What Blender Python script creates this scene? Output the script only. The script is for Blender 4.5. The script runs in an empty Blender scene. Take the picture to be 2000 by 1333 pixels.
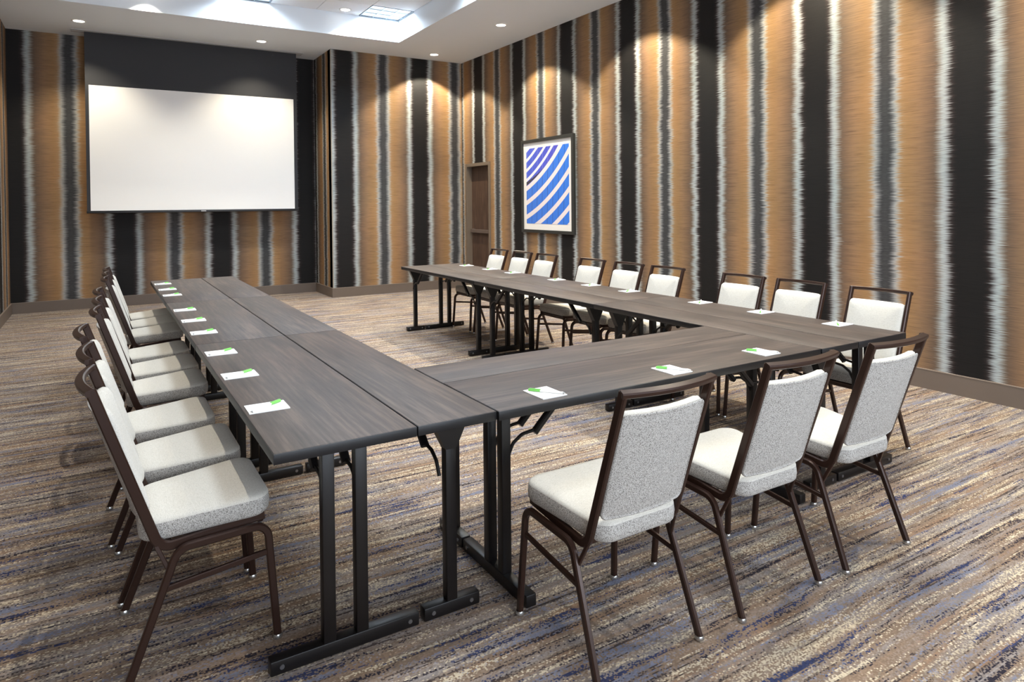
import bpy, bmesh, math, random
from mathutils import Vector, Matrix
random.seed(7)
sc = bpy.context.scene
C = sc.collection
PI = math.pi

# ------------------------------------------------------------------ camera
FPX, CY, PITCH, ROLL, YAW, CZ = 1320.2, 416.6, 0.0140, 0.0090, 0.5493, 1.4855
cam_d = bpy.data.cameras.new('camera'); cam = bpy.data.objects.new('camera', cam_d); C.objects.link(cam)
sc.camera = cam
cam_d.sensor_fit = 'HORIZONTAL'; cam_d.sensor_width = 36.0
cam_d.lens = 36.0 * FPX / 2000.0
cam_d.shift_y = -(666.5 - CY) / 2000.0
cam_d.clip_start = 0.02; cam_d.clip_end = 100
r0 = Vector((math.cos(YAW), -math.sin(YAW), 0)); f0 = Vector((math.sin(YAW), math.cos(YAW), 0)); up = Vector((0, 0, 1))
F = f0 * math.cos(PITCH) - up * math.sin(PITCH); U = up * math.cos(PITCH) + f0 * math.sin(PITCH)
A = r0 * math.cos(ROLL) - U * math.sin(ROLL); B = r0 * math.sin(ROLL) + U * math.cos(ROLL)
cam.matrix_world = Matrix(((A.x, B.x, -F.x, 0), (A.y, B.y, -F.y, 0), (A.z, B.z, -F.z, CZ), (0, 0, 0, 1)))

# ------------------------------------------------------------------ world, exposure, lamp powers
w = bpy.data.worlds.new('world'); sc.world = w; w.use_nodes = True
w.node_tree.nodes['Background'].inputs[0].default_value = (0.80, 0.89, 1, 1)
w.node_tree.nodes['Background'].inputs[1].default_value = 7.5
sc.view_settings.view_transform = 'Standard'; sc.view_settings.look = 'None'
sc.view_settings.gamma = 1.0; sc.view_settings.use_curve_mapping = False
sc.view_settings.exposure = 0.52
P_TRAY, P_WALL, P_SCREEN, P_TROFFER = 94.0, 190.0, 92.0, 25.0
WARM = (1.0, 0.90, 0.70); TRAY_WARM = (1.0, 0.91, 0.76); COOL = (0.76, 0.88, 1.0)
SPOT_ANGLE, TRAY_ANGLE, SPOT_BLEND = math.radians(112), math.radians(84), 0.25
TROFFER_SPREAD = math.radians(150)

# ------------------------------------------------------------------ node helpers
def S(r, g, b):
    f = lambda c: (c / 255 / 12.92) if c / 255 <= 0.04045 else ((c / 255 + 0.055) / 1.055) ** 2.4
    return (f(r), f(g), f(b), 1)
class NT:
    def __init__(s, name, rough=0.5, metal=0.0, spec=0.5):
        s.m = bpy.data.materials.new(name); s.m.use_nodes = True
        s.t = s.m.node_tree; s.b = s.t.nodes['Principled BSDF']
        s.b.inputs['Roughness'].default_value = rough; s.b.inputs['Metallic'].default_value = metal
        s.b.inputs['Specular IOR Level'].default_value = spec
    def n(s, typ, **kw):
        nd = s.t.nodes.new(typ)
        for k, v in kw.items(): setattr(nd, k, v)
        return nd
    def link(s, a, b): s.t.links.new(a, b)
    def inp(s, sock, v):
        if hasattr(v, 'links'): s.link(v, sock)
        elif v is not None: sock.default_value = v
    def math(s, op, a, b=None, c=None, clamp=False):
        nd = s.n('ShaderNodeMath', operation=op, use_clamp=clamp)
        s.inp(nd.inputs[0], a)
        if b is not None: s.inp(nd.inputs[1], b)
        if c is not None: s.inp(nd.inputs[2], c)
        return nd.outputs[0]
    def mix(s, f, a, b, mode='MIX'):
        nd = s.n('ShaderNodeMix', data_type='RGBA', blend_type=mode)
        s.inp(nd.inputs[0], f); s.inp(nd.inputs[6], a); s.inp(nd.inputs[7], b)
        return nd.outputs[2]
    def coord(s, kind='Object'): return s.n('ShaderNodeTexCoord').outputs[kind]
    def mapping(s, vec, scale=(1, 1, 1), loc=(0, 0, 0)):
        nd = s.n('ShaderNodeMapping'); s.link(vec, nd.inputs[0])
        nd.inputs['Scale'].default_value = scale
        s.inp(nd.inputs['Location'], loc)
        return nd.outputs[0]
    def noise(s, vec, scale=1, detail=2, rough=0.5, col=False):
        nd = s.n('ShaderNodeTexNoise'); s.link(vec, nd.inputs['Vector'])
        nd.inputs['Scale'].default_value = scale; nd.inputs['Detail'].default_value = detail; nd.inputs['Roughness'].default_value = rough
        return nd.outputs['Color' if col else 'Fac']
    def smooth(s, v, lo, hi):
        nd = s.n('ShaderNodeMapRange', interpolation_type='SMOOTHSTEP'); s.link(v, nd.inputs[0])
        nd.inputs[1].default_value = lo; nd.inputs[2].default_value = hi
        return nd.outputs[0]
    def ramp(s, fac, stops, interp='LINEAR'):
        nd = s.n('ShaderNodeValToRGB'); cr = nd.color_ramp; cr.interpolation = interp
        while len(cr.elements) < len(stops): cr.elements.new(0.5)
        for e, (p, c) in zip(cr.elements, stops): e.position = p; e.color = c
        s.link(fac, nd.inputs[0]); return nd.outputs[0]
    def color(s, v): s.inp(s.b.inputs['Base Color'], v); return s
    def bump(s, h, strength=0.3, dist=0.002):
        nd = s.n('ShaderNodeBump'); s.link(h, nd.inputs['Height']); nd.inputs['Strength'].default_value = strength; nd.inputs['Distance'].default_value = dist
        s.link(nd.outputs[0], s.b.inputs['Normal'])
def plain(name, rgb, rough=0.5, metal=0.0, spec=0.5):
    t = NT(name, rough, metal, spec); t.color(S(*rgb)); return t.m
def emit(name, rgb, strength):
    t = NT(name); t.color((0.8, 0.8, 0.8, 1)); t.b.inputs['Emission Color'].default_value = (*rgb, 1); t.b.inputs['Emission Strength'].default_value = strength
    return t.m

# ------------------------------------------------------------------ materials
def wallpaper(name, axis, period, centre):
    t = NT(name, 0.62, spec=0.25)
    co = t.coord(); sep = t.n('ShaderNodeSeparateXYZ'); t.link(co, sep.inputs[0])
    u, z = sep.outputs[axis], sep.outputs[2]
    cmb = t.n('ShaderNodeCombineXYZ'); t.link(u, cmb.inputs[0]); t.link(z, cmb.inputs[1]); uz = cmb.outputs[0]
    # thread-like sideways displacement, different for every horizontal thread
    fine = t.math('SUBTRACT', t.noise(t.mapping(uz, (2.2, 120, 1)), 1, 3, 0.65), 0.5)
    slow = t.math('SUBTRACT', t.noise(t.mapping(uz, (1.3, 5, 1)), 1, 2, 0.5), 0.5)
    d = t.math('ADD', t.math('MULTIPLY', fine, 0.165), t.math('MULTIPLY', slow, 0.045))
    uu = t.math('ADD', u, d)
    dist = t.math('PINGPONG', t.math('SUBTRACT', uu, centre), period / 2)
    f = t.math('DIVIDE', dist, period / 2)
    stops = [(0.0, S(24, 22, 22)), (0.155, S(23, 21, 21)), (0.205, S(46, 37, 36)), (0.240, S(126, 126, 126)), (0.270, S(164, 171, 173)), (0.305, S(168, 174, 175)), (0.340, S(142, 138, 131)),
             (0.385, S(104, 86, 72)), (0.46, S(120, 96, 76)), (0.58, S(140, 110, 82)), (0.72, S(152, 117, 80)), (0.795, S(158, 124, 88)), (0.830, S(168, 152, 134)),
             (0.865, S(164, 164, 162)), (0.905, S(112, 112, 113)), (0.945, S(60, 60, 62)), (1.0, S(66, 66, 67))]
    col = t.ramp(f, stops)
    streak = t.noise(t.mapping(uz, (4.5, 170, 1), (3.1, 7.7, 0)), 1, 3, 0.7)
    col = t.mix(0.55, col, t.ramp(streak, [(0.30, (0.25, 0.24, 0.23, 1)), (0.50, (1, 1, 1, 1)), (0.72, (1.3, 1.28, 1.22, 1))]), 'MULTIPLY')
    tone = t.noise(t.mapping(uz, (2.5, 1.3, 1), (1.7, 0.3, 0)), 1, 2, 0.5)
    col = t.mix(0.5, col, t.ramp(tone, [(0.3, (0.82, 0.88, 0.86, 1)), (0.7, (1.1, 1.0, 0.95, 1))]), 'MULTIPLY')
    t.color(col); t.bump(streak, 0.12, 0.001)
    return t.m
M_PAPER_R = wallpaper('wallpaper_right', 1, 1.270, 2.52)
M_PAPER_B = wallpaper('wallpaper_bump', 0, 1.330, 3.412)
M_PAPER_A = wallpaper('wallpaper_alcove', 0, 1.355, 0.335)
M_PAPER_S = wallpaper('wallpaper_return', 1, 1.270, 11.78)
M_PAPER_L = wallpaper('wallpaper_left', 1, 1.270, 11.95)

def carpet():
    t = NT('carpet', 0.95, spec=0.1); co = t.coord()
    grid = t.n('ShaderNodeVectorMath', operation='SNAP'); t.link(co, grid.inputs[0]); grid.inputs[1].default_value = (0.006, 0.005, 1)
    g = grid.outputs[0]
    wn = t.n('ShaderNodeTexWhiteNoise', noise_dimensions='2D'); t.link(g, wn.inputs[0]); speck = t.math('SUBTRACT', wn.outputs[0], 0.5)
    # streaks wander a little
    wob = t.math('MULTIPLY', t.math('SUBTRACT', t.noise(t.mapping(g, (1.1, 1.1, 1)), 1, 2), 0.5), 0.06)
    off = t.n('ShaderNodeCombineXYZ'); t.link(wob, off.inputs[1])
    vv = t.n('ShaderNodeVectorMath', operation='ADD'); t.link(g, vv.inputs[0]); t.link(off.outputs[0], vv.inputs[1]); v = vv.outputs[0]
    def layer(sx, sy, loc, lo, hi, det=4, rough=0.62, sp=0.12):
        n = t.noise(t.mapping(v, (sx, sy, 1), loc), 1, det, rough)
        return t.smooth(t.math('ADD', n, t.math('MULTIPLY', speck, sp)), lo, hi)
    base = t.mix(layer(0.8, 13, (0, 0, 0), 0.36, 0.64), S(144, 122, 103), S(150, 141, 136))
    base = t.mix(layer(0.9, 17, (3, 9, 0), 0.52, 0.66), base, S(146, 118, 96))
    base = t.mix(layer(0.8, 22, (7, 2, 0), 0.57, 0.64, sp=0.22), base, S(188, 172, 148))
    base = t.mix(layer(1.4, 36, (17, 5, 0), 0.585, 0.635, sp=0.2), base, S(204, 188, 162))
    base = t.mix(layer(1.0, 16, (11, 4, 0), 0.575, 0.64, sp=0.14), base, S(122, 124, 140))
    base = t.mix(layer(1.3, 18, (23, 14, 0), 0.62, 0.65, sp=0.13), base, S(58, 64, 94))
    base = t.mix(layer(1.0, 30, (31, 8, 0), 0.605, 0.635, sp=0.13), base, S(50, 46, 54))
    base = t.mix(layer(1.6, 54, (41, 3, 0), 0.595, 0.64, sp=0.12), base, S(76, 66, 62))
    sp2 = t.n('ShaderNodeMapRange'); t.link(wn.outputs[0], sp2.inputs[0]); sp2.inputs[3].default_value = 0.68; sp2.inputs[4].default_value = 1.02
    base = t.mix(1.0, base, sp2.outputs[0], 'MULTIPLY')
    t.color(base); t.bump(wn.outputs[0], 0.35, 0.002)
    return t.m
M_CARPET = carpet()

def wood(name, cols, axis, rough, scale=1.0, spec=0.5):
    t = NT(name, rough, spec=spec); co = t.coord()
    rnd = t.n('ShaderNodeObjectInfo').outputs['Random']
    lo = t.n('ShaderNodeCombineXYZ')
    for i in range(3): t.link(t.math('MULTIPLY', rnd, 37.0 + 11 * i), lo.inputs[i])
    s1 = [11, 11, 11]; s1[axis] = 1.5; s2 = [60, 60, 60]; s2[axis] = 2.6
    n1 = t.noise(t.mapping(co, [q * scale for q in s1], lo.outputs[0]), 1, 5, 0.6)
    n2 = t.noise(t.mapping(co, [q * scale for q in s2], lo.outputs[0]), 1, 4, 0.65)
    f = t.math('ADD', t.math('MULTIPLY', n1, 0.4), t.math('MULTIPLY', n2, 0.6))
    col = t.ramp(f, [(0.33, S(*cols[0])), (0.5, S(*cols[1])), (0.62, S(*cols[2]))])
    t.color(col); t.bump(n2, 0.05, 0.0006)
    return t.m
M_TOP_Y = wood('walnut_laminate_lengthwise', [(45, 38, 36), (68, 58, 53), (90, 76, 68)], 1, 0.5, spec=0.4)
M_TOP_X = wood('walnut_laminate_crosswise', [(45, 38, 36), (68, 58, 53), (90, 76, 68)], 0, 0.5, spec=0.4)
M_DOOR = wood('walnut_door', [(58, 42, 34), (78, 58, 47), (98, 76, 62)], 2, 0.45, 1.6)
M_EDGE = plain('black_edge', (19, 19, 22), 0.42)
M_STEEL = plain('black_steel', (19, 16, 16), 0.36, 0.1)
M_BRONZE = plain('bronze_steel', (54, 36, 29), 0.30, 0.35)
M_CHROME = plain('glide_metal', (190, 190, 188), 0.25, 0.9)
M_BOLT = plain('bolt_metal', (150, 150, 152), 0.3, 0.9)
M_CEIL = plain('soffit_paint', (236, 243, 250), 0.8, spec=0.2)
M_TILE = plain('ceiling_tile_white', (244, 246, 249), 0.85, spec=0.2)
M_GRIDM = plain('ceiling_grid', (196, 200, 206), 0.6)
M_BASE = plain('baseboard_paint', (108, 95, 85), 0.5)
M_CAP = plain('baseboard_cap', (132, 118, 106), 0.5)
M_CASING = plain('door_casing', (112, 98, 84), 0.5)
M_BAR = plain('push_bar', (104, 90, 82), 0.4, 0.2)
M_TRIM = plain('downlight_trim', (236, 236, 234), 0.5)
M_LENS = emit('downlight_lens', (1.0, 0.95, 0.86), 6.0)
M_SCREEN = plain('screen_white', (246, 245, 243), 0.7, spec=0.2)
M_SBLACK = plain('screen_black', (38, 38, 42), 0.6)
M_SBAR = plain('screen_bar', (34, 34, 36), 0.45)
M_BADGE = plain('badge_grey', (190, 190, 190), 0.4)
M_FRAME = plain('picture_frame_dark', (46, 46, 43), 0.4)
M_MAT = plain('picture_mat', (236, 230, 222), 0.8)
M_PAPERW = plain('pad_paper', (246, 246, 244), 0.7)
M_LOGO = plain('pad_logo', (50, 54, 60), 0.6)
M_PENW = plain('pen_white', (240, 240, 238), 0.35)
M_PENG = plain('pen_green', (118, 196, 92), 0.4)
M_SPK = plain('speaker_grille', (205, 208, 212), 0.7)
M_GUARD = plain('corner_guard', (150, 142, 130), 0.5)
def troffer_mat():
    t = NT('troffer_lens', 0.25, spec=0.6); co = t.coord()
    n = t.noise(t.mapping(co, (9, 9, 1)), 1, 2)
    c = t.ramp(n, [(0.35, (0.40, 0.50, 0.58, 1)), (0.65, (0.85, 0.93, 1.0, 1))])
    t.color(S(190, 205, 215)); t.link(c, t.b.inputs['Emission Color']); t.b.inputs['Emission Strength'].default_value = 0.55
    return t.m
M_TROF = troffer_mat()
M_LOUVER = plain('troffer_louver', (176, 190, 200), 0.3, 0.5)

def fabric(name, lo, mid, hi, sx, sz, bump):
    t = NT(name, 0.9, spec=0.15); co = t.coord()
    vo = t.n('ShaderNodeTexVoronoi'); t.link(t.mapping(co, sx), vo.inputs['Vector']); vo.inputs['Scale'].default_value = 1
    n = t.noise(t.mapping(co, sz), 1, 3, 0.7)
    f = t.math('ADD', t.math('MULTIPLY', vo.outputs['Distance'], 0.55), t.math('MULTIPLY', n, 0.6))
    t.color(t.ramp(f, [(0.38, S(*hi)), (0.58, S(*mid)), (0.82, S(*lo))])); t.bump(f, bump, 0.0015)
    t.b.inputs['Sheen Weight'].default_value = 0.1
    return t.m
M_SEAT = fabric('seat_linen', (186, 182, 173), (203, 199, 190), (213, 209, 201), (260, 700, 300), (60, 400, 60), 0.2)
M_WEAVE = fabric('boucle_weave', (100, 97, 93), (168, 164, 158), (206, 203, 198), (420, 420, 330), (300, 300, 220), 0.4)
M_BACKF = fabric('back_linen', (186, 182, 173), (203, 199, 190), (213, 209, 201), (260, 300, 700), (60, 60, 400), 0.2)

# ------------------------------------------------------------------ mesh helpers
def bx(bm, x0, x1, y0, y1, z0, z1, bev=0.0, mi=0):
    vs = [bm.verts.new((x, y, z)) for z in (z0, z1) for y in (y0, y1) for x in (x0, x1)]
    fs = [bm.faces.new([vs[i] for i in q]) for q in ((0, 2, 3, 1), (4, 5, 7, 6), (0, 1, 5, 4), (2, 6, 7, 3), (0, 4, 6, 2), (1, 3, 7, 5))]
    for f in fs: f.material_index = mi
    if bev > 0:
        es = list({e for f in fs for e in f.edges})
        bmesh.ops.bevel(bm, geom=es, offset=bev, segments=2, affect='EDGES', profile=0.5)
def cyl(bm, c, axis, r, h, n=14, r2=None):
    r2 = r if r2 is None else r2
    ax = Vector(axis).normalized(); a = ax.orthogonal().normalized(); b = ax.cross(a); c = Vector(c)
    r1 = [bm.verts.new(c + (a * math.cos(2 * PI * i / n) + b * math.sin(2 * PI * i / n)) * r) for i in range(n)]
    rr = [bm.verts.new(c + ax * h + (a * math.cos(2 * PI * i / n) + b * math.sin(2 * PI * i / n)) * r2) for i in range(n)]
    for i in range(n): bm.faces.new((r1[i], r1[(i + 1) % n], rr[(i + 1) % n], rr[i]))
    bm.faces.new(r1[::-1]); bm.faces.new(rr)
def lathe(bm, c, prof, n=24):
    rings = [[bm.verts.new((c[0] + r * math.cos(2 * PI * i / n), c[1] + r * math.sin(2 * PI * i / n), c[2] + z)) for i in range(n)] for r, z in prof]
    for k in range(len(rings) - 1):
        for i in range(n): bm.faces.new((rings[k][i], rings[k][(i + 1) % n], rings[k + 1][(i + 1) % n], rings[k + 1][i]))
def sweep(bm, pts, w, d, side=(1, 0, 0), bev=0.22):
    """rectangular tube along pts; w is measured along `side`, d across it"""
    pts = [Vector(p) for p in pts]; side = Vector(side); n = len(pts); rings = []
    b = min(w, d) * bev; hw, hd = w / 2, d / 2
    prof = [(hw - b, hd), (-hw + b, hd), (-hw, hd - b), (-hw, -hd + b), (-hw + b, -hd), (hw - b, -hd), (hw, -hd + b), (hw, hd - b)]
    for i, p in enumerate(pts):
        t0 = (pts[i] - pts[i - 1]).normalized() if i else None; t1 = (pts[i + 1] - pts[i]).normalized() if i < n - 1 else None
        t = ((t0 or t1) + (t1 or t0)).normalized(); k = 1.0
        if t0 and t1: k = 1 / max(0.5, math.cos(t0.angle(t1) / 2))
        nn = t.cross(side).normalized(); ss = nn.cross(t).normalized()
        rings.append([bm.verts.new(p + ss * a + nn * c * k) for a, c in prof])
    for i in range(n - 1):
        for j in range(8): bm.faces.new((rings[i][j], rings[i][(j + 1) % 8], rings[i + 1][(j + 1) % 8], rings[i + 1][j]))
    bm.faces.new(rings[0][::-1]); bm.faces.new(rings[-1])
def arc_path(pts, radii, seg=6):
    """polyline with rounded corners"""
    pts = [Vector(p) for p in pts]; out = [pts[0]]
    for i in range(1, len(pts) - 1):
        a, p, b = pts[i - 1], pts[i], pts[i + 1]; r = radii[i - 1]
        d0 = (a - p).normalized(); d1 = (b - p).normalized(); ang = d0.angle(d1); l = r / math.tan(ang / 2)
        p0, p1 = p + d0 * l, p + d1 * l; c = p + (d0 + d1).normalized() * (r / math.sin(ang / 2))
        v0, v1 = p0 - c, p1 - c; th = v0.angle(v1)
        for k in range(seg + 1):
            s = k / seg; out.append(c + (v0 * math.sin((1 - s) * th) + v1 * math.sin(s * th)) / math.sin(th))
    out.append(pts[-1]); return out
def fix(bm):
    bmesh.ops.recalc_face_normals(bm, faces=bm.faces)
def mesh(name, bm, mats, smooth=False, angle=35):
    fix(bm); me = bpy.data.meshes.new(name); bm.to_mesh(me); bm.free()
    for m in (mats if isinstance(mats, (list, tuple)) else [mats]): me.materials.append(m)
    if smooth:
        me.shade_smooth()
        me.set_sharp_from_angle(angle=math.radians(angle))
    return me
def obj(name, me, parent=None, loc=None):
    o = bpy.data.objects.new(name, me); C.objects.link(o)
    if parent is not None: o.parent = parent
    if loc is not None: o.location = loc
    return o
def tag(o, label, cat, group=None, kind=None):
    o['label'] = label; o['category'] = cat
    if group: o['group'] = group
    if kind: o['kind'] = kind
    return o
def empty(name, loc=(0, 0, 0), rz=0.0):
    o = bpy.data.objects.new(name, None); C.objects.link(o); o.location = loc; o.rotation_euler = (0, 0, rz); o.empty_display_size = 0.1
    return o
def one(name, mats, build, parent=None, smooth=False, angle=35):
    bm = bmesh.new(); build(bm); return obj(name, mesh(name, bm, mats, smooth, angle), parent)
def boxobj(name, mat, x0, x1, y0, y1, z0, z1, parent=None, bev=0.0):
    return one(name, mat, lambda bm: bx(bm, x0, x1, y0, y1, z0, z1, bev), parent, bev > 0)
def copy_tree(o, parent=None):
    c = o.copy(); C.objects.link(c); c.parent = parent
    for ch in o.children:
        if ch.type != 'LIGHT': copy_tree(ch, c)      # every lamp gets a light of its own
    return c

# ------------------------------------------------------------------ the room
XL, XW, YA, YB, XC, YF = -1.0641, 5.5522, 11.7165, 10.7575, 3.203, -2.6
ZC, ZT, HB = 3.989, 4.317, 0.154
TX0, TX1, TY0, TY1 = -0.451, 3.994, -1.578, 9.822
def struct(o, label, cat): return tag(o, label, cat, kind='structure')
struct(boxobj('floor', M_CARPET, XL - 0.15, XW + 0.3, YF - 0.15, YA + 0.15, -0.1, 0), 'tan carpet with cream, navy and black streaks running across the room', 'floor')
DY0, DY1, DZ = 9.80, 10.56, 2.135
def wr(bm):
    a, b, c = DY0 - 0.045, DY1 + 0.045, DZ + 0.045
    bx(bm, XW, XW + 0.3, YF, a, 0, 4.5); bx(bm, XW, XW + 0.3, b, YB, 0, 4.5); bx(bm, XW, XW + 0.3, a, b, c, 4.5)
    bx(bm, XW + 0.2, XW + 0.3, a, b, 0, c)
struct(one('wall_right', M_PAPER_R, wr), 'long right wall in orange, white and black striped wallpaper', 'wall')
struct(boxobj('wall_back', M_PAPER_B, XC, XW + 0.3, YB, YB + 0.15, 0, 4.5), 'striped wallpaper wall projecting beside the screen alcove', 'wall')
struct(boxobj('wall_return', M_PAPER_S, XC, XC + 0.15, YB + 0.0005, YA, 0, 4.5), 'narrow striped return wall between screen alcove and back wall', 'wall')
struct(boxobj('wall_alcove', M_PAPER_A, XL - 0.15, XC + 0.15, YA, YA + 0.15, 0, 4.5), 'striped wallpaper wall behind the projection screen', 'wall')
struct(boxobj('wall_left', M_PAPER_L, XL - 0.15, XL, YF, YA, 0, 4.5), 'striped left wall seen edge-on at the picture border', 'wall')
FILL_WINS = [(-0.75, 1.05), (1.35, 3.15), (3.45, 5.25)]; WZ0, WZ1 = 0.75, 3.15  # unseen windows added behind the camera to let in cool fill light
def wre(bm):
    bx(bm, XL - 0.15, XW + 0.3, YF - 0.15, YF, 0, WZ0); bx(bm, XL - 0.15, XW + 0.3, YF - 0.15, YF, WZ1, 4.5)
    xs = [XL - 0.15] + [q for a in FILL_WINS for q in a] + [XW + 0.3]
    for i in range(0, len(xs), 2): bx(bm, xs[i], xs[i + 1], YF - 0.15, YF, WZ0, WZ1)
struct(one('wall_rear', M_CEIL, wre), 'plain wall on the near end of the room', 'wall')
def pane_mat():
    t = NT('window_glass', 0.05); tr = t.n('ShaderNodeBsdfTransparent'); gl = t.n('ShaderNodeBsdfGlossy'); gl.inputs['Roughness'].default_value = 0.03
    mx = t.n('ShaderNodeMixShader'); mx.inputs[0].default_value = 0.06
    t.link(tr.outputs[0], mx.inputs[1]); t.link(gl.outputs[0], mx.inputs[2]); t.link(mx.outputs[0], t.n('ShaderNodeOutputMaterial').inputs[0])
    for o in t.t.nodes:
        if o.type == 'OUTPUT_MATERIAL': o.is_active_output = bool(o.inputs[0].links and o.inputs[0].links[0].from_node == mx)
    return t.m
M_PANE = pane_mat(); M_WFRAME = plain('window_frame', (70, 64, 60), 0.4, 0.3)
for i, (a, b) in enumerate(FILL_WINS):
    wd = empty('window_%d' % (i + 1), (0, YF, 0)); struct(wd, ['left', 'middle', 'right'][i] + ' tall window in the near wall behind the viewer', 'window')
    def wf(bm):
        for q in (a, (a + b) / 2 - 0.025, b - 0.05): bx(bm, q, q + 0.05, -0.12, -0.05, WZ0, WZ1)
        for q in (WZ0, WZ1 - 0.05): bx(bm, a + 0.05, b - 0.05, -0.119, -0.051, q, q + 0.05)
    one('window_frame', M_WFRAME, wf, wd)
    for q0, q1 in ((a + 0.05, (a + b) / 2 - 0.025), ((a + b) / 2 + 0.025, b - 0.05)): boxobj('pane', M_PANE, q0, q1, -0.088, -0.082, WZ0 + 0.05, WZ1 - 0.05, wd)
    pd = bpy.data.lights.new('daylight_portal', 'AREA'); pd.shape = 'RECTANGLE'; pd.size = b - a; pd.size_y = WZ1 - WZ0; pd.cycles.is_portal = True  # portal for the world light entering through these added windows
    po = bpy.data.objects.new('daylight_portal', pd); C.objects.link(po); po.parent = wd; po.location = ((a + b) / 2, -0.145, (WZ0 + WZ1) / 2); po.rotation_euler = (PI / 2, 0, 0)
def ce(bm):
    t = 4.5
    bx(bm, XL, TX0, YF, YA, ZC, t); bx(bm, TX1, XW, YF, YB, ZC, t)
    bx(bm, TX0, TX1, TY1, YB, ZC, t); bx(bm, TX0, XC, YB, YA, ZC, t)
    bx(bm, TX0, TX1, YF, TY0, ZC, t)
    bx(bm, TX0, TX1, TY0, TY1, ZT + 0.015, t)
ceiling = struct(one('ceiling', M_CEIL, ce), 'pale grey ceiling border around a raised tray of white tiles', 'ceiling')
def bb(name, x0, x1, y0, y1, label, nx=0, ny=0):
    def f(bm):
        bx(bm, x0, x1, y0, y1, 0, HB - 0.006)
        bx(bm, x0 - 0.002 * (nx < 0), x1 + 0.002 * (nx > 0), y0 - 0.002 * (ny < 0), y1 + 0.002 * (ny > 0), HB - 0.006, HB, 0, 1)
    return struct(one(name, [M_BASE, M_CAP], f), label, 'baseboard')
bb('baseboard_right', XW - 0.016, XW, YF, DY0 - 0.06, 'taupe baseboard along the right wall', nx=-1)
bb('baseboard_corner', XW - 0.016, XW, DY1 + 0.06, YB - 0.017, 'short taupe baseboard between door and corner', nx=-1)
bb('baseboard_back', XC - 0.016, XW, YB - 0.016, YB, 'taupe baseboard on the projecting back wall', ny=-1)
bb('baseboard_return', XC - 0.016, XC, YB + 0.0005, YA - 0.017, 'taupe baseboard on the narrow return wall', nx=-1)
bb('baseboard_alcove', XL, XC - 0.0005, YA - 0.016, YA, 'taupe baseboard under the projection screen wall', ny=-1)
bb('baseboard_left', XL, XL + 0.016, YF, YA - 0.017, 'taupe baseboard along the left wall', nx=1)
struct(boxobj('trim_1', M_GUARD, XC - 0.004, XC + 0.010, YB - 0.004, YB + 0.010, HB, ZC), 'thin corner guard on the outer wall corner beside the alcove', 'trim')
# ceiling tiles in the tray
NX, NY = 7, 19; TWX, TWY = (TX1 - TX0) / NX, (TY1 - TY0) / NY
bm = bmesh.new(); bx(bm, -TWX / 2 + 0.004, TWX / 2 - 0.004, -TWY / 2 + 0.004, TWY / 2 - 0.004, 0, 0.014, 0.002); tile_me = mesh('ceiling_tile', bm, M_TILE)
TROF_COLS, TROF_ROWS = (3, 6), (0, 4, 8, 12)
def cell(c, r): return TX0 + (c + 0.5) * TWX, TY1 - (r + 0.5) * TWY
for r in range(NY):
    for c in range(NX):
        if c in TROF_COLS and r in TROF_ROWS: continue
        x, y = cell(c, r); obj('ceiling_tile', tile_me, ceiling, (x, y, ZT))
# door
dr = empty('door_1', (XW, (DY0 + DY1) / 2, 0)); struct(dr, 'dark walnut door with a push bar in a taupe frame by the corner', 'door')
def local(o, root): o.location = -Vector(root.location); return o
def dcase(bm):
    w_ = 0.055
    bx(bm, XW - 0.014, XW + 0.09, DY0 - w_, DY0, 0, DZ + w_, 0.002); bx(bm, XW - 0.014, XW + 0.09, DY1, DY1 + w_, 0, DZ + w_, 0.002); bx(bm, XW - 0.014, XW + 0.09, DY0, DY1, DZ, DZ + w_, 0.002)
local(one('door_casing', M_CASING, dcase, dr), dr)
leaf = local(boxobj('door_leaf', M_DOOR, XW + 0.085, XW + 0.13, DY0 + 0.002, DY1 - 0.002, 0.008, DZ - 0.002, dr), dr)
def pbar(bm):
    bx(bm, XW + 0.035, XW + 0.07, DY0 + 0.03, DY1 - 0.03, 0.985, 1.045, 0.004)
    bx(bm, XW + 0.06, XW + 0.086, DY0 + 0.03, DY0 + 0.14, 0.975, 1.055, 0.003); bx(bm, XW + 0.06, XW + 0.086, DY1 - 0.12, DY1 - 0.03, 0.975, 1.055, 0.003)
local(one('push_bar', M_BAR, pbar, dr), dr)

# ------------------------------------------------------------------ ceiling fixtures
def downlight_proto():
    root = empty('recessed_downlight')
    def ring(bm): lathe(bm, (0, 0, 0), [(0.066, 0.0), (0.066, -0.006), (0.072, -0.009), (0.088, -0.004), (0.090, 0.0)], 28)
    one('trim_ring', M_TRIM, ring, root, True)
    def lens(bm): cyl(bm, (0, 0, -0.004), (0, 0, 1), 0.067, 0.003, 28)
    one('lens', M_LENS, lens, root)
    return root
dl0 = downlight_proto(); dl_used = [False]
def downlight(x, y, z, power, label, group):
    if not dl_used[0]: o = dl0; dl_used[0] = True
    else: o = copy_tree(dl0)
    o.location = (x, y, z)
    tag(o, label, 'downlight', group)
    ld = bpy.data.lights.new('downlight_beam', 'SPOT'); ld.energy = power; ld.color = TRAY_WARM if z > ZC + 0.1 else WARM
    ld.spot_size = TRAY_ANGLE if z > ZC + 0.1 else SPOT_ANGLE; ld.spot_blend = 0.6 if power == P_SCREEN else SPOT_BLEND; ld.shadow_soft_size = 0.022
    lo = bpy.data.objects.new('downlight_beam', ld); C.objects.link(lo); lo.parent = o; lo.location = (0, 0, -0.012)
OUT = 'small round recessed ceiling downlight beyond the top edge of the picture'
GD = 'recessed ceiling downlights'
downlight(-0.183, 10.768, ZC, P_SCREEN, 'round recessed downlight in the ceiling above the screen, left one', GD)
downlight(2.151, 10.757, ZC, P_SCREEN, 'round recessed downlight in the ceiling above the screen, right one', GD)
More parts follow.
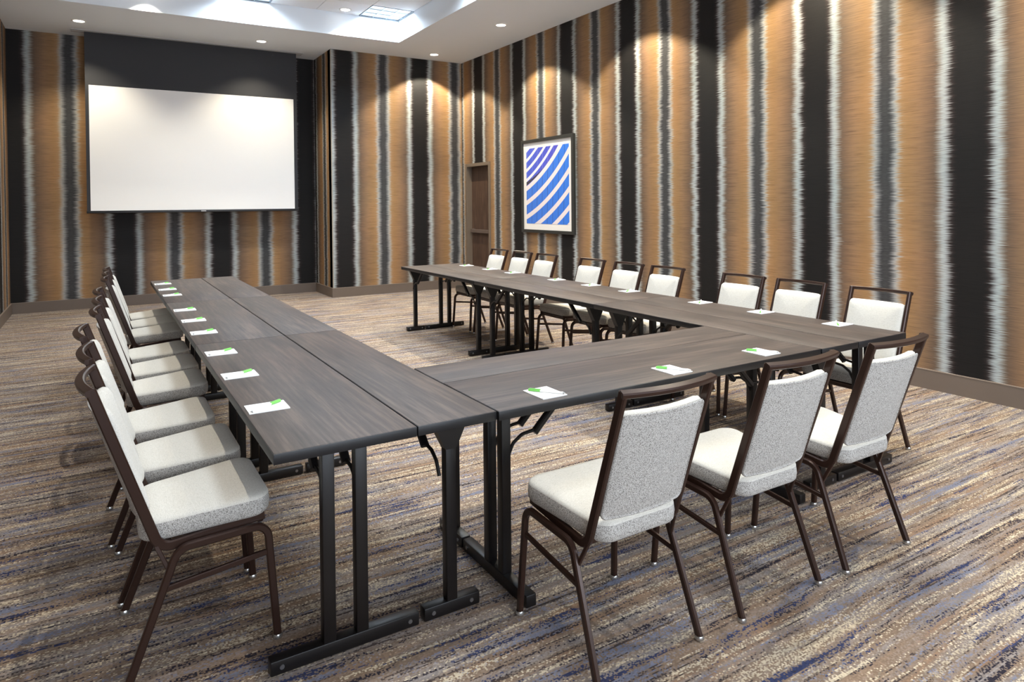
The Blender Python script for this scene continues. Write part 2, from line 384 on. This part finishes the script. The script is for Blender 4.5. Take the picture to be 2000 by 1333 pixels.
downlight(4.821, 10.318, ZC, P_WALL, 'round recessed downlight near the corner above the projecting back wall', GD)
downlight(4.842, 8.160, ZC, P_WALL, 'round recessed downlight in the ceiling border over the framed picture', GD)
for y in (6.0, 3.84, 1.68): downlight(4.842, y, ZC, P_WALL, OUT, GD)
downlight(3.092, 9.617, ZT, P_TRAY, 'round recessed downlight in the raised ceiling tray beside the square light panel', GD)
downlight(0.56, 9.617, ZT, P_TRAY, OUT, GD)
for y in (7.18, 4.74, 2.30):
    for x in (0.60, 3.092): downlight(x, y, ZT, P_TRAY, OUT, GD)
def troffer_proto():
    root = empty('ceiling_light_panel')
    hx, hy = TWX / 2 - 0.004, TWY / 2 - 0.004
    def fr(bm):
        for a in ((-hx, hx, -hy, -hy + 0.018), (-hx, hx, hy - 0.018, hy), (-hx, -hx + 0.018, -hy + 0.018, hy - 0.018), (hx - 0.018, hx, -hy + 0.018, hy - 0.018)): bx(bm, *a, -0.004, 0.014)
    one('frame', plain('troffer_frame', (96, 104, 112), 0.4, 0.3), fr, root)
    boxobj('lens', M_TROF, -hx + 0.016, hx - 0.016, -hy + 0.016, hy - 0.016, 0.009, 0.013, root)
    for i in (1, 2):
        x = -hx + 2 * hx * i / 3; boxobj('louver_blade', M_LOUVER, x - 0.004, x + 0.004, -hy + 0.018, hy - 0.018, -0.003, 0.009, root)
        y = -hy + 2 * hy * i / 3; boxobj('louver_blade', M_LOUVER, -hx + 0.018, hx - 0.018, y - 0.004, y + 0.004, -0.003, 0.009, root)
    return root
tr0 = troffer_proto(); first = True
for r in TROF_ROWS:
    for c in TROF_COLS:
        o = tr0 if first else copy_tree(tr0); first = False
        x, y = cell(c, r); o.location = (x, y, ZT)
        lab = {(0, 6): 'square gridded light panel in the corner of the ceiling tray', (0, 3): 'square light panel cut by the top edge, above the screen'}.get((r, c), 'square louvered ceiling light panel beyond the top edge of the picture')
        tag(o, lab, 'ceiling light', 'square ceiling light panels')
        ld = bpy.data.lights.new('panel_light', 'AREA'); ld.shape = 'RECTANGLE'; ld.size = TWX - 0.06; ld.size_y = TWY - 0.06; ld.energy = P_TROFFER; ld.color = COOL; ld.spread = TROFFER_SPREAD
        lo = bpy.data.objects.new('panel_light', ld); C.objects.link(lo); lo.parent = o; lo.location = (0, 0, -0.006)
x, y = cell(5, 1)
sp = empty('ceiling_speaker', (x, y, ZT)); tag(sp, 'round grey ceiling speaker cut by the top edge of the picture', 'speaker')
one('grille', M_SPK, lambda bm: lathe(bm, (0, 0, 0), [(0.0001, -0.010), (0.05, -0.010), (0.115, -0.007)], 28), sp, True)
one('rim', M_TRIM, lambda bm: lathe(bm, (0, 0, 0), [(0.113, -0.006), (0.118, -0.010), (0.132, -0.006), (0.135, 0)], 28), sp, True)

# ------------------------------------------------------------------ projection screen
YS = 11.36
scr = empty('projection_screen', (1.35, YS, 1.40)); tag(scr, 'white pull-down projection screen with a black drop hanging from the ceiling', 'screen')
SX0, SX1, WX0, WX1 = -0.134, 2.815, -0.090, 2.762
def pan(name, mat, *a, bev=0): return local(boxobj(name, mat, *a, parent=scr, bev=bev), scr)
pan('white_surface', M_SCREEN, WX0, WX1, YS - 0.0015, YS, 1.437, 3.232)
pan('black_drop', M_SBLACK, SX0, SX1, YS - 0.001, YS + 0.0005, 3.232, ZC - 0.0005)
pan('side_border', M_SBLACK, SX0, WX0, YS - 0.001, YS + 0.0005, 1.437, 3.232)
pan('side_border', M_SBLACK, WX1, SX1, YS - 0.001, YS + 0.0005, 1.437, 3.232)
bar = pan('weight_bar', M_SBAR, SX0 - 0.005, SX1 + 0.005, YS - 0.014, YS + 0.012, 1.400, 1.437, bev=0.005)
bd = boxobj('badge', M_BADGE, -0.035, 0.035, -0.001, 0.001, -0.007, 0.007, bar); bd.location = (1.385, YS - 0.0150, 1.4185)
pan('case_trim', M_GRIDM, -0.294, 2.912, YS - 0.09, YS - 0.006, ZC - 0.0065, ZC - 0.0005)
pan('case_trim', M_GRIDM, -0.294, 2.912, YS + 0.006, YS + 0.09, ZC - 0.0065, ZC - 0.0005)

# ------------------------------------------------------------------ framed picture
PY0, PY1, PZ0, PZ1 = 7.40, 8.725, 1.052, 2.438
pic = empty('framed_picture', (XW, (PY0 + PY1) / 2, PZ0)); tag(pic, 'framed print of curved blue and white facade bands on the right wall', 'picture')
def pfr(bm):
    t, d = 0.046, 0.045
    bx(bm, XW - d, XW, PY0, PY0 + t, PZ0, PZ1, 0.003); bx(bm, XW - d, XW, PY1 - t, PY1, PZ0, PZ1, 0.003)
    bx(bm, XW - d, XW, PY0 + t, PY1 - t, PZ0, PZ0 + t, 0.003); bx(bm, XW - d, XW, PY0 + t, PY1 - t, PZ1 - t, PZ1, 0.003)
local(one('frame', M_FRAME, pfr, pic), pic)
AY0, AY1, AZ0, AZ1 = 7.520, 8.600, 1.187, 2.308
local(boxobj('mat', M_MAT, XW - 0.024, XW - 0.004, PY0 + 0.04, PY1 - 0.04, PZ0 + 0.04, PZ1 - 0.04, pic), pic)
def art():
    t = NT('facade_print', 0.6); co = t.coord(); sep = t.n('ShaderNodeSeparateXYZ'); t.link(co, sep.inputs[0])
    u = t.math('DIVIDE', t.math('SUBTRACT', AY1, sep.outputs[1]), AY1 - AY0); v = t.math('DIVIDE', t.math('SUBTRACT', sep.outputs[2], AZ0), AZ1 - AZ0)
    def rad(a, b): return t.math('SQRT', t.math('ADD', t.math('POWER', t.math('SUBTRACT', u, a), 2.0), t.math('POWER', t.math('SUBTRACT', v, b), 2.0)))
    r1, r2 = rad(-0.963, 2.864), rad(-1.0, 2.75)
    f1 = t.math('FRACT', t.math('DIVIDE', t.math('SUBTRACT', r1, 2.555), 0.178)); f2 = t.math('FRACT', t.math('DIVIDE', t.math('SUBTRACT', r2, 2.02), 0.118))
    low = t.math('GREATER_THAN', r1, 2.555)
    b1 = t.mix(t.math('MULTIPLY', u, 0.8), S(66, 120, 214), S(44, 118, 220)); b2 = t.mix(u, S(72, 92, 200), S(78, 72, 186))
    mul = t.math('LESS_THAN', t.math('FRACT', t.math('MULTIPLY', t.math('ADD', u, t.math('MULTIPLY', v, -0.03)), 8.0)), 0.06)
    c1 = t.mix(t.math('MULTIPLY', mul, 0.9), b1, S(40, 60, 130)); c2 = t.mix(t.math('MULTIPLY', mul, 0.5), b2, S(150, 160, 220))
    c1 = t.mix(t.math('LESS_THAN', f1, 0.34), c1, S(232, 218, 216)); c2 = t.mix(t.math('LESS_THAN', f2, 0.34), c2, S(226, 222, 224))
    col = t.mix(low, c2, c1)
    # dark wedge where the two facades meet
    wedge = t.math('MULTIPLY', t.math('GREATER_THAN', r1, t.math('ADD', 2.505, t.math('MULTIPLY', u, 0.10))), t.math('LESS_THAN', r1, 2.548))
    col = t.mix(t.math('MULTIPLY', wedge, t.math('LESS_THAN', u, 0.42)), col, S(60, 52, 58))
    t.color(col); return t.m
local(boxobj('print', art(), XW - 0.026, XW - 0.023, AY0, AY1, AZ0, AZ1, pic), pic)

# ------------------------------------------------------------------ tables
H, TH = 0.750, 0.034
def table(kind, x0, x1, y0, y1, along, outer, label, inset=0.135):
    """kind 18 or 12 (inch depth); along: axis of the length; outer: -1/+1 the side where the foot is flush"""
    cx, cy = (x0 + x1) / 2, (y0 + y1) / 2
    root = empty('folding_table', (cx, cy, 0)); tag(root, label, 'table', 'U-shaped run of narrow folding tables')
    hx, hy = (x1 - x0) / 2 - 0.0022, (y1 - y0) / 2 - 0.0022
    boxobj('tabletop', M_TOP_Y if along == 1 else M_TOP_X, -hx + 0.002, hx - 0.002, -hy + 0.002, hy - 0.002, H - 0.012, H, root, 0.0012)
    boxobj('edge_band', M_EDGE, -hx, hx, -hy, hy, H - TH, H - 0.0015, root, 0.0015)
    half_len = hy if along == 1 else hx; half_w = hx if along == 1 else hy
    def P(l, wd, z): return (wd, l, z) if along == 1 else (l, wd, z)
    def box(bm, l0, l1, w0, w1, z0, z1, bev=0.0):
        if along == 1: bx(bm, min(w0, w1), max(w0, w1), min(l0, l1), max(l0, l1), z0, z1, bev)
        else: bx(bm, min(l0, l1), max(l0, l1), min(w0, w1), max(w0, w1), z0, z1, bev)
    fl = 0.505 if kind == 18 else 0.222
    for e in (-1, 1):
        lc = e * (half_len - (inset if e < 0 else 0.135))
        # foot span across the table, measured from the flush (outer) side
        wa = outer * half_w - outer * 0.008; wb = wa - outer * fl
        f = one('foot_bar', M_STEEL, lambda bm: box(bm, lc - 0.022, lc + 0.022, wa, wb, 0.004, 0.050, 0.004), root, True)
        for wq in (wa - outer * 0.035, wb + outer * 0.035):
            for sgn in (-1, 1):
                ax = P(sgn, 0, 0)
                one('bolt', M_BOLT, lambda bm: cyl(bm, P(lc + sgn * 0.0215, wq, 0.027), ax, 0.0075, 0.003, 12), f)
        posts = [wa - outer * 0.190, wa - outer * 0.301] if kind == 18 else [(wa + wb) / 2]
        for pw in posts:
            one('leg_post', M_STEEL, lambda bm: box(bm, lc - 0.020, lc + 0.020, pw - 0.021, pw + 0.021, 0.048, H - TH - 0.006, 0.004), root, True)
        pm = sum(posts) / len(posts)
        def plate(bm):
            box(bm, lc - 0.045, lc + 0.045, pm - 0.10, pm + 0.10, H - TH - 0.007, H - TH)
        one('mounting_plate', M_STEEL, plate, root)
        if kind == 12:
            def gus(bm):
                zt, zb = H - TH - 0.006, H - TH - 0.115
                q = [(pm - 0.075, zt), (pm + 0.075, zt), (pm + 0.0215, zb), (pm - 0.0215, zb)]
                a = [bm.verts.new(P(lc - 0.021, wq, z)) for wq, z in q]; b = [bm.verts.new(P(lc + 0.021, wq, z)) for wq, z in q]
                bm.faces.new(a); bm.faces.new(b[::-1])
                for i in range(4): bm.faces.new((a[i], b[i], b[(i + 1) % 4], a[(i + 1) % 4]))
            one('gusset', M_STEEL, gus, root)
        # folding brace: link arm from the underside and a bent rod down to the post
        for pw in posts[:1] if kind == 12 else posts:
            off = -0.030 if kind == 12 else 0.0
            pl = lambda l, z: P(lc - e * l, pw + off, z)
            br = one('brace_rod', M_STEEL, lambda bm: sweep(bm, arc_path([pl(0.018, 0.495), pl(0.043, 0.545), pl(0.085, 0.572), pl(0.155, 0.580)], [0.03, 0.03], 4), 0.012, 0.012, P(0, 1, 0)), root, True)
            one('brace_link', M_STEEL, lambda bm: sweep(bm, [pl(0.142, 0.568), pl(0.285, H - TH - 0.008)], 0.030, 0.024, P(0, 1, 0)), br, True)
    return root
LX0, LX1, LX2 = 0.429, 0.892, 1.1965
RX0, RX1, RX2 = 3.0561, 3.3660, 3.8197
LY = [2.066, 3.935, 5.762, 7.589]; RY = [2.052, 3.876, 5.702, 7.531]
nm = ['nearest', 'middle', 'farthest']
for i in range(3):
    table(18, LX0, LX1, LY[i], LY[i + 1], 1, -1, f'{nm[i]} walnut table on the outer side of the left arm, bearing notepads', (0.145, 0.105, 0.135)[i])
    table(12, LX1, LX2, LY[i], LY[i + 1], 1, 1, f'{nm[i]} narrow walnut table on the inner side of the left arm', (0.145, 0.105, 0.135)[i])
    table(18, RX1, RX2, RY[i], RY[i + 1], 1, 1, f'{nm[i]} walnut table on the outer side of the right arm, bearing notepads', (0.095, 0.125, 0.135)[i])
    table(12, RX0, RX1, RY[i], RY[i + 1], 1, -1, f'{nm[i]} narrow walnut table on the inner side of the right arm', (0.095, 0.125, 0.135)[i])
table(18, LX2, RX0, 2.056, 2.5155, 0, -1, 'walnut table across the front of the U, bearing three notepads')
table(12, LX2, RX0, 2.5130, 2.816, 0, 1, 'narrow walnut table across the U, behind the front notepad table')

# ------------------------------------------------------------------ chairs
def pillow(bm, outline, rings, place, mats):
    """outline: unit loop [(a,b)]; rings: [(scale, inset, t, material)] ; place(a,b,t) -> co"""
    n = len(outline); prev = None
    for k, (scl, ins, t, mi) in enumerate(rings):
        if scl == 0:
            c = bm.verts.new(place(0, 0, t))
            for i in range(n if prev else 0):
                f = bm.faces.new((prev[i], prev[(i + 1) % n], c)); f.material_index = mi
            prev = [c] * n; continue
        cur = []
        for a, b in outline:
            l = math.hypot(a, b); q = max(0.0, (l - ins) / l) * scl
            cur.append(bm.verts.new(place(a * q, b * q, t)))
        if prev is not None:
            if prev[0] is prev[1]:
                for i in range(n): f = bm.faces.new((prev[0], cur[i], cur[(i + 1) % n])); f.material_index = mi
            else:
                for i in range(n): f = bm.faces.new((prev[i], prev[(i + 1) % n], cur[(i + 1) % n], cur[i])); f.material_index = mi
        prev = cur
def rrect(hx, hy, r, seg=6, sub=6):
    pts = []
    for cx, cy, a0 in ((hx - r, hy - r, 0), (-hx + r, hy - r, 90), (-hx + r, -hy + r, 180), (hx - r, -hy + r, 270)):
        for k in range(seg + 1):
            a = math.radians(a0 + 90 * k / seg); pts.append((cx + r * math.cos(a), cy + r * math.sin(a)))
    out = []
    for i, p in enumerate(pts):
        q = pts[(i + 1) % len(pts)]; out.append(p)
        L = math.hypot(q[0] - p[0], q[1] - p[1])
        if L > 0.06:
            for k in range(1, sub): out.append((p[0] + (q[0] - p[0]) * k / sub, p[1] + (q[1] - p[1]) * k / sub))
    return out
def by(z): return -0.176 - (z - 0.50) * 0.318          # back slope
BOW = 0.030
def bow(x): return -BOW * (1 - min(1.0, (x / 0.19) ** 2))
def chair_proto():
    root = empty('banquet_chair')
    # leg loops (front leg, seat rail, rear leg) with side stretchers and glides
    def xo(z): return 0.206 + 0.014 * (1 - z / 0.39)
    for s in (-1, 1):
        path = arc_path([(0, 0.222, 0.012), (0, 0.196, 0.397), (0, -0.080, 0.386), (0, -0.222, 0.012)], [0.045, 0.055], 7)
        path = [(s * xo(p.z), p.y, p.z) for p in path]
        lp = one('leg_loop', M_BRONZE, lambda bm: sweep(bm, path, 0.020, 0.025), root, True)
        for y in (0.222, -0.222):
            one('glide', M_CHROME, lambda bm: lathe(bm, (s * 0.220, y, 0), [(0.0001, 0.0), (0.012, 0.0), (0.016, 0.004), (0.0165, 0.010), (0.013, 0.017)], 14), lp, True)
        one('side_stretcher', M_BRONZE, lambda bm: sweep(bm, [(s * xo(0.30), 0.197, 0.303), (s * xo(0.27), -0.116, 0.268)], 0.014, 0.019), root, True)
        one('brace', M_BRONZE, lambda bm: sweep(bm, [(s * 0.204, -0.106, 0.322), (s * 0.188, -0.141, 0.404)], 0.010, 0.014), root, True)
    # back frame: pan rails, bends, uprights and the bowed top rail
    def bf(bm):
        for s in (-1, 1):
            xs = s * 0.184
            p = arc_path([(0, 0.190, 0.423), (0, -0.131, 0.390), (0, by(0.925), 0.925)], [0.05], 8)
            sweep(bm, [(xs, q.y, q.z) for q in p], 0.019, 0.031)
        n = 16; top = [(-0.1935 + 0.387 * i / n, by(0.925) + bow(-0.19 + 0.38 * i / n), 0.9200) for i in range(n + 1)]
        sweep(bm, top, 0.019, 0.029, (0, -0.318, 1))
    one('back_frame', M_BRONZE, bf, root, True)
    def pn(bm):
        sweep(bm, [(-0.18, 0.178, 0.405), (0.18, 0.178, 0.405)], 0.016, 0.020, (0, 0, 1)); sweep(bm, [(-0.18, -0.10, 0.385), (0.18, -0.10, 0.385)], 0.016, 0.020, (0, 0, 1))
        bx(bm, -0.174, 0.174, -0.150, 0.190, 0.412, 0.424)
    one('seat_pan', M_BRONZE, pn, root)
    # seat cushion
    o = [(x * (1.0 + 0.60 * y), y) for x, y in rrect(0.1945, 0.199, 0.062)]
    def place(a, b, t): return (a, 0.012 + b, t + 0.070 * b)
    rings = [(0, 0, 0.419, 1), (0.9, 0, 0.419, 1), (1, 0.008, 0.421, 1), (1, 0.0, 0.430, 1), (1, -0.003, 0.452, 1), (1, 0.0, 0.478, 1), (1, 0.0025, 0.483, 0), (1, 0.010, 0.4885, 0), (1, 0.026, 0.4925, 0), (0.72, 0, 0.497, 0), (0.4, 0, 0.499, 0), (0, 0, 0.4995, 0)]
    one('seat_cushion', [M_SEAT, M_WEAVE], lambda bm: pillow(bm, o, rings, place, None), root, True, 60)
    # back cushion
    zc = 0.672; hz = 0.180
    ob = rrect(0.174, hz, 0.022, 4, 7)
    nv = Vector((0, 1, 0.318)).normalized()
    def placeb(a, b, t):
        z = zc + b; base = Vector((a, by(z) + bow(a) + 0.006, z)); return base + nv * t
    rb = [(0, 0, -0.010, 1), (0.4, 0, -0.010, 1), (0.75, 0, -0.010, 1), (1, 0.016, -0.010, 1), (1, 0.0085, -0.0085, 1), (1, 0.0045, -0.0125, 1), (1, 0.0005, -0.011, 1), (1, 0.0, -0.0065, 1), (1, 0.006, -0.003, 1), (1, 0.001, 0.002, 0), (1, 0.0, 0.014, 0), (1, 0.008, 0.026, 0), (1, 0.026, 0.034, 0), (0.75, 0, 0.040, 0), (0.4, 0, 0.044, 0), (0, 0, 0.045, 0)]
    one('back_cushion', [M_BACKF, M_WEAVE], lambda bm: pillow(bm, ob, rb, placeb, None), root, True, 60)
    return root
ch0 = chair_proto(); ch_used = [False]
def chair(x, y, rz, label, group):
    if ch_used[0]: o = copy_tree(ch0)
    else: o = ch0; ch_used[0] = True
    o.location = (x, y, 0); o.rotation_euler = (0, 0, rz); tag(o, label, 'chair', group)
ordn = ['nearest', 'second nearest', 'third nearest', 'fourth nearest', 'middle, fifth', 'fourth farthest', 'third farthest', 'second farthest', 'farthest']
LCH = [2.612, 3.112, 3.635, 4.310, 4.800, 5.325, 6.205, 6.683, 7.161]
LDX = [0, -0.009, -0.034, 0.021, 0.030, 0.032, 0.080, 0.090, 0.098]      # how far each chair is pushed in
RCH = [2.412, 2.970, 3.465, 4.268, 4.765, 5.305, 6.105, 6.600, 7.130]
for i, y in enumerate(LCH): chair(0.2825 + LDX[i], y, -PI / 2, f'{ordn[i]} of nine cream chairs along the left table arm', 'chairs along the left tables')
for i, y in enumerate(RCH): chair(3.872, y, PI / 2, f'{ordn[i]} of nine cream chairs between right tables and right wall', 'chairs along the right tables')
for i, (x, y) in enumerate(((1.497, 1.835), (2.138, 1.824), (2.738, 1.812))):
    chair(x, y, 0, f'{["left", "middle", "right"][i]} one of three cream chairs at the front table, back to the viewer', 'chairs at the front table')

# ------------------------------------------------------------------ notepads and pens
def pad_proto():
    def f(bm): bx(bm, -0.056, 0.056, -0.070, 0.070, 0, 0.0035)
    p = one('notepad', M_PAPERW, f)
    one('printed_logo', M_LOGO, lambda bm: cyl(bm, (0.047, -0.058, 0.0033), (0, 0, 1), 0.0032, 0.0004, 12), p)
    return p
def pen_proto():
    root = empty('pen')
    r = 0.0047
    one('barrel', M_PENW, lambda bm: cyl(bm, (0, -0.070, r), (0, 1, 0), r * 0.9, 0.093, 12), root, True)
    one('tip', M_CHROME, lambda bm: cyl(bm, (0, -0.070, r), (0, -1, 0), r * 0.8, 0.010, 12, 0.0012), root, True)
    one('cap', M_PENG, lambda bm: cyl(bm, (0, 0.022, r), (0, 1, 0), r, 0.048, 12), root, True)
    one('clip', M_PENG, lambda bm: bx(bm, -0.002, 0.002, 0.020, 0.066, 2 * r - 0.0005, 2 * r + 0.002), root)
    return root
pad0, pen0 = pad_proto(), pen_proto(); pp = [False]
def place_pad(x, y, rz, where):
    rz += math.radians(random.uniform(-1.5, 1.5))
    a, b = (copy_tree(pad0), copy_tree(pen0)) if pp[0] else (pad0, pen0); pp[0] = True
    a.location = (x, y, H); a.rotation_euler = (0, 0, rz)
    tag(a, f'white notepad with tiny corner logo, {where}', 'notepad', 'notepads on the tables')
    # pen lies diagonally, green end at the writer's far left
    v = Matrix.Rotation(rz, 3, 'Z') @ Vector((0.002, -0.002, 0))
    b.location = (x + v.x, y + v.y, H + 0.0035); b.rotation_euler = (0, 0, rz + math.radians(38 + random.uniform(-4, 4)))
    tag(b, f'white pen with green cap lying on the notepad, {where}', 'pen', 'pens on the notepads')
LP = [2.563, 3.120, 3.647, 4.290, 4.779, 5.302, 6.254, 6.706, 7.211]
RP = [2.416, 2.961, 3.490, 4.268, 4.777, 5.307, 6.114, 6.602, 7.164]
for i, y in enumerate(LP): place_pad(0.514, y, -PI / 2, f'{ordn[i]} of nine on left tables')
for i, y in enumerate(RP): place_pad(3.742, y, PI / 2, f'{ordn[i]} of nine on right tables')
for i, (x, y) in enumerate(((1.464, 2.160), (2.128, 2.152), (2.742, 2.170))): place_pad(x, y, 0, f'{["left", "middle", "right"][i]} of three on front table')
